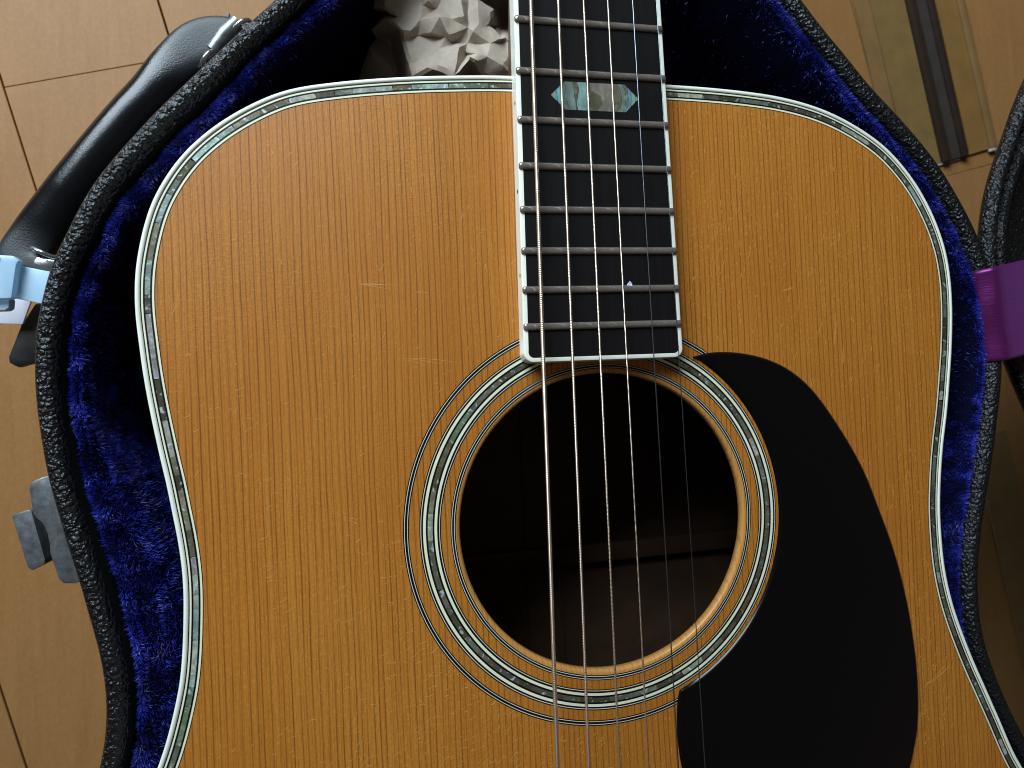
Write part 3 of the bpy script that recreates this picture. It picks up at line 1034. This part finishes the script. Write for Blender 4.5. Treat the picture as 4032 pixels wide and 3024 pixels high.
for nf in range(11, 21):
    y = NUT - 645.2 * (1 - 2 ** (-nf / 12))
    h_ = hw(y)
    xs = np.r_[-h_, -h_ + .25, -h_ + .7, np.linspace(-h_ + 1.4, h_ - 1.4, 60), h_ - .7, h_ - .25, h_]
    sc = np.r_[.35, .72, .95, np.ones(60), .95, .72, .35]
    V = []
    m = 11
    for x, c_ in zip(xs, sc):
        for k in range(m):
            t = PI * k / (m - 1)
            V.append((FC + x, y - 1.22 * math.cos(t) * min(1, c_ + .15), 6.98 + 1.0 * c_ * math.sin(t) ** .8))
    F = []
    for i in range(len(xs) - 1):
        for k in range(m - 1):
            F.append((i * m + k, (i + 1) * m + k, (i + 1) * m + k + 1, i * m + k + 1))
    F += [tuple(range(m)), tuple((len(xs) - 1) * m + k for k in range(m))]
    fix_normals(obj('fret', V, F, M['fretwire'], fbd, True, 70))

for y in (141.3, 111.9, 84):
    x = FC - hw(y) - 0.03
    V = [(x, y + .7 * math.cos(t), 4.2 + .7 * math.sin(t)) for t in np.linspace(0, 2 * PI, 13)[:-1]]
    V += [(x + .3, y + .7 * math.cos(t), 4.2 + .7 * math.sin(t)) for t in np.linspace(0, 2 * PI, 13)[:-1]]
    F = [tuple(range(12)), tuple(range(12, 24))] + [(i, (i + 1) % 12, 12 + (i + 1) % 12, 12 + i) for i in range(12)]
    obj('side_dot', V, F, M['black'], fbd)

# hexagon inlay from shell slices with wavy joints
hexp = [(-15.3, 143.4), (-10.7, 147.9), (10.8, 148.1), (15.5, 143.6), (10.6, 138.8), (-10.1, 138.7)]


def hex_lim(x):
    x = min(max(x, -15.3), 15.5)
    top = np.interp(x, [-15.3, -10.7, 10.8, 15.5], [143.4, 147.9, 148.1, 143.6])
    bot = np.interp(x, [-15.3, -10.1, 10.6, 15.5], [143.4, 138.7, 138.8, 143.6])
    return bot, top


inl = obj('inlay', [(x, y, 7.012) for x, y in hexp], [tuple(range(6))], M['inlay'], gt)
inl.color = (0.03, 0.035, 0.03, 1)
BX = [[-15.3] * 5, [-12.6, -12.9, -13.1, -13.4, -13.6], [-11.0, -11.2, -11.3, -11.4, -11.5], [-8.8, -9.6, -10.5, -9.8, -10.6],
      [-6.6, -6.7, -7.1, -7.3, -7.4], [-6.1, -6.5, -5.9, -5.4, -6.0], [-1.9, -1.9, -2.0, -2.0, -2.0], [0.8, 2.4, 2.1, -1.5, -1.8],
      [6.0, 6.2, 6.5, 6.6, 6.6], [7.6, 9.2, 9.6, 9.3, 8.5], [10.0, 10.7, 11.1, 10.9, 10.2], [10.6, 11.7, 12.0, 11.8, 11.5],
      [12.6, 12.8, 13.0, 13.0, 12.8], [14.4] * 5, [15.5] * 5]
bx = [b[2] for b in BX]
cl = [(0.19, 0.30, 0.26), (0.16, 0.48, 0.46), (0.15, 0.20, 0.17), (0.19, 0.26, 0.23), (0.11, 0.09, 0.05), (0.22, 0.38, 0.35), (0.11, 0.10, 0.055), (0.22, 0.18, 0.145), (0.17, 0.145, 0.10), (0.18, 0.23, 0.175), (0.16, 0.19, 0.15), (0.15, 0.31, 0.44), (0.26, 0.42, 0.32), (0.22, 0.42, 0.36)]


def bnd(i, t):
    q = t * 4
    k = min(3, int(q))
    f_ = q - k
    f_ = f_ * f_ * (3 - 2 * f_)
    return BX[i][k] * (1 - f_) + BX[i][k + 1] * f_


for i in range(len(bx) - 1):
    rows = []
    for t in np.linspace(0, 1, 25):
        y = 138.7 + t * 9.4
        xa, xb = bnd(i, t), bnd(i + 1, t) - 0.16
        # keep within the hexagon sides
        half = 1 - abs(t - .5) * 2
        xl = -10.4 - 4.9 * half
        xr = 10.7 + 4.8 * half
        xa, xb = min(max(xa, xl), xr), min(max(xb, xl), xr)
        if xb - xa > 0.03:
            rows.append((xa, xb, y))
    if len(rows) < 2:
        continue
    V = []
    for xa, xb, y in rows:
        V += [(xa, y, 7.035), (xb, y, 7.035)]
    F = [(2 * k, 2 * k + 1, 2 * k + 3, 2 * k + 2) for k in range(len(rows) - 1)]
    o = fix_normals(obj('shell_piece', V, F, M['inlay'], inl))
    if o.data.polygons[0].normal.z < 0:
        o.data.flip_normals()
    o.color = cl[i] + (1,)

# neck under the board beyond the body, and heel
nk = [(FC, y, -0.5) for y in np.linspace(154, 345, 12)]
V, F = [], []
for i, y in enumerate(np.linspace(152, 345, 14)):
    dep = 17 + 14 * max(0, 1 - (y - 152) / 30)
    for k in range(13):
        t = PI * k / 12
        V.append((FC + (hw(y) - .15) * math.cos(t), y, 0.1 - dep * math.sin(t) ** .7))
for i in range(13):
    for k in range(12):
        F.append((i * 13 + k, (i + 1) * 13 + k, (i + 1) * 13 + k + 1, i * 13 + k + 1))
F += [tuple(range(13)), tuple(13 * 13 + k for k in range(13))]
fix_normals(obj('neck', V, F, M['mahogany'], gt, True, 60))

# strings
st = [(-21.5, 172.4, -24.9, -73.2), (-12.3, 173.1, -14.6, -74.9), (-3.6, 173.8, -4.4, -76.5), (4.8, 174.4, 5.4, -78.1), (13.6, 175.1, 15.8, -79.8), (22.1, 175.8, 25.2, -81.3)]
dia = [1.32, .94, .74, .56, .40, .29]
for i, ((xa, ya, xb, yb), d_) in enumerate(zip(st, dia)):
    y0, y1 = 345.0, -190.0
    pitch = [0.62, 0.5, 0.42, 0.36, 0, 0][i]

    def px(y):
        return xa + (xb - xa) * (y - ya) / (yb - ya)

    def pz(y):
        return 10.5 + (12.5 - 10.5) * (y - 173) / (-77 - 173)
    if pitch:
        ys = np.r_[y0, np.arange(192, -95, -pitch / 4), y1]
        rad = d_ / 2 * (1 + 0.14 * np.cos(2 * PI * ys / pitch))
        seg = 8
    else:
        ys = np.linspace(y0, y1, 24)
        rad = np.full(24, d_ / 2)
        seg = 12
    P = np.c_[px(ys), ys, pz(ys)]
    tube(P, list(rad), 'string', M['bronze'] if i < 4 else M['steel'], gt, seg)

# lacquer checks and scratches (fine strokes)
SV, SF = [], []


def stroke(x, y, a_, L_, wd, curv):
    n = 5
    px_, py_ = x, y
    b = len(SV)
    for k in range(n + 1):
        t = k / n
        w_ = wd * (0.25 + 0.75 * math.sin(PI * (0.08 + 0.84 * t)))
        dx, dy = math.cos(a_), math.sin(a_)
        SV.append((px_ - dy * w_ / 2, py_ + dx * w_ / 2, 0.015))
        SV.append((px_ + dy * w_ / 2, py_ - dx * w_ / 2, 0.035))
        px_ += dx * L_ / n
        py_ += dy * L_ / n
        a_ += curv / n
    for k in range(n):
        SF.append((b + 2 * k, b + 2 * k + 1, b + 2 * k + 3, b + 2 * k + 2))


tries = 0
made = 0
while made < 3900 and tries < 60000:
    tries += 1
    x, y = rng.uniform(-136, 137), rng.uniform(-105, 144)
    r_ = math.hypot(x, y)
    if r_ < 53:
        continue
    ai = math.atan2(y, x)
    k = int(((ai + PI) / (2 * PI)) * NR) % NR
    lim = np.interp(ai, aa, rr)
    if r_ > lim - 1:
        continue
    if 53 < r_ < 70.5 and rng.random() < .8:
        continue
    if x > 20 and (y < 56 and x < 115 and r_ > 60 and y < 120 - x):
        pass
    nz = noise.noise(Vector((x * .03, y * .03, 3.1)))
    if x < 0:
        dens = 0.03 + 0.97 * max(0, min(1, (20 - y) / 90)) * max(0, min(1, (x + 120) / 60)) + 0.12 * (nz > .15)
        if y > 90:
            dens *= .4
    else:
        dens = 0.20 + 0.22 * (nz > .1)
    if rng.random() > dens:
        continue
    if x < 0:
        a_ = rng.normal(0.35, 0.35) if y < 60 else rng.normal(0.9, .6)
        L_ = rng.gamma(2.2, 0.55)
        cv = rng.normal(0.5, .8)
    else:
        a_ = rng.normal(1.35, 0.25)
        L_ = rng.gamma(2.2, 0.5)
        cv = rng.normal(0, .5)
    stroke(x, y, a_, min(L_, 7), rng.uniform(.08, .16), cv)
    made += 1
for (x, y, a_, L_, c_) in [(-80, 82, -0.05, 20, -.1), (-62, 80, -.12, 9, 0), (-66, 58, -.12, 30, -.2), (-86, 8, -.35, 6, 0), (-112, -4, 0.1, 5, .2), (70, 105, 1.45, 7, .1), (92, 58, 1.42, 22, .08), (96, 50, 1.42, 14, .05), (125, -72, .5, 22, .2), (118, -88, 1.0, 20, -.5), (70, 78, .25, 14, .1), (-40, 100, -.1, 6, 0)]:
    for q_ in range(3):
        stroke(x + rng.normal(0, .5), y + rng.normal(0, .5), a_ + rng.normal(0, .06), L_ * rng.uniform(.2, .6), .10, c_)
sx = obj('lacquer_scratches', SV, SF, M['scratch'], sb)
sx['kind'] = 'stuff'

# lint on the fretboard
V, F = [], []
bm = bmesh.new()
bmesh.ops.create_icosphere(bm, subdivisions=2, radius=1.0 * MM)
for v in bm.verts:
    q_ = v.co / MM
    k = 1 + 0.5 * noise.noise(Vector(q_ * 1.7))
    v.co = Vector((q_.x * 1.0 * k + 9.15, q_.y * 0.85 * k + 79.6 + .6 * max(0, q_.y), 7.3 + q_.z * .4 * k)) * MM
me = bpy.data.meshes.new('lint')
bm.to_mesh(me)
bm.free()
me.materials.append(M['lint'])
lint = bpy.data.objects.new('lint', me)
COL.objects.link(lint)
tag(lint, 'tiny pale lint fluff on the black fretboard near the second last fret', 'lint')

# ================================================================== CRUMPLED PAPER
pc = [(-79.8, 193.5), (-18.9, 198.2), (-20.2, 168.8), (-60.4, 167.2)]     # photo corners on the plane z=-30: (0,0) (2060,0) (2060,960) (720,940)


def pw(x, y):
    """fold point of the wad -> mm on the z = -30 plane"""
    X = -79.8 + x / 2060 * 60.9
    Y = 193.5 + x / 2060 * 4.7 - y / 960 * 29.4
    return X, Y


pv = [(-100, -320, -70), (300, -330, -50), (800, -340, -30), (1300, -330, -34), (1800, -330, -30), (2200, -330, -50),
      (380, -60, -40), (930, -100, -26), (960, 10, -24), (1110, 210, -23), (1210, 445, -26), (985, 400, -27), (740, 380, -29), (610, 372, -31), (545, 322, -34), (420, 220, -42), (385, 80, -42), (570, 215, -36), (900, 60, -29), (860, 250, -27),
      (800, 440, -35), (620, 520, -39), (690, 810, -36), (735, 990, -34), (1030, 465, -36), (1180, 462, -33), (1340, 600, -27), (1470, 735, -23), (1060, 640, -32), (1000, 860, -27), (1260, 960, -24),
      (1530, 770, -22), (1560, 684, -21), (1700, 720, -22), (1900, 830, -24), (2060, 915, -27), (2080, 1010, -34), (1650, 980, -34),
      (1290, 540, -37), (1450, 560, -36), (1420, 655, -36), (1440, 700, -40), (1530, 400, -30), (1610, 305, -30), (1745, 330, -33), (1810, 240, -34), (1815, 130, -33), (1610, 0, -28), (1500, 0, -34), (1460, 190, -34), (1480, 350, -32), (1400, 0, -26), (1080, 110, -34), (1130, 20, -36), (1260, 250, -30), (1420, 200, -26),
      (1560, 560, -38), (1900, 490, -30), (1750, 560, -33), (1930, 500, -36), (1970, 475, -31), (2080, 590, -30), (1990, 740, -36), (2010, 880, -38), (2120, 760, -30), (1660, 640, -31),
      (380, 160, -66), (100, 470, -72), (250, 620, -62), (280, 990, -66), (0, 990, -80), (-100, 200, -88), (560, 900, -60), (480, 480, -66), (-120, 700, -90), (1850, 100, -62), (1900, 330, -64), (2130, 200, -66), (2150, 440, -60), (2150, 1010, -60), (500, 1040, -70), (1000, 1040, -60), (1500, 1040, -60)]
co = [Vector(pw(x, y)) for x, y, z in pv]
vv, ee, ff, ov, oe, of = geometry.delaunay_2d_cdt(co, [], [], 0, 1e-6)
PVv = []
for i, c_ in enumerate(vv):
    z = pv[ov[i][0]][2] if ov[i] else -40
    z = -30 + (z + 30) * (0.42 if z > -50 else 1.0)
    # move along the sight line so every fold sits at its own depth
    k = (203.66 - z) / 233.66
    PVv.append((-71.63 + (c_.x + 71.63) * k, 45.96 + (c_.y - 45.96) * k, z))
bm = bmesh.new()
bv = [bm.verts.new(Vector(p_) * MM) for p_ in PVv]
for f_ in ff:
    bm.faces.new([bv[i] for i in f_])
bmesh.ops.recalc_face_normals(bm, faces=bm.faces)
bmesh.ops.subdivide_edges(bm, edges=list(bm.edges), cuts=3, use_grid_fill=True)
bmesh.ops.triangulate(bm, faces=list(bm.faces))
bmesh.ops.smooth_vert(bm, verts=list(bm.verts), factor=0.42, use_axis_x=True, use_axis_y=True, use_axis_z=True)
for v in bm.verts:
    q_ = v.co / MM
    v.co += Vector((noise.noise(q_ * .35), noise.noise(q_ * .35 + Vector((9, 0, 0))), noise.noise(q_ * .3 + Vector((0, 7, 0))) * 1.3)) * 0.28 * MM
me = bpy.data.meshes.new('crumpled_paper')
bm.to_mesh(me)
bm.free()
for p_ in me.polygons:
    p_.use_smooth = True
    if p_.normal.z < 0:
        pass
me.set_sharp_from_angle(angle=math.radians(22))
me.materials.append(M['paper'])
pap = bpy.data.objects.new('crumpled_paper', me)
COL.objects.link(pap)
tag(pap, 'crumpled brown kraft paper wad stuffed in the case left of the neck', 'paper')
so = pap.modifiers.new('thick', 'SOLIDIFY')
so.thickness = 0.0003
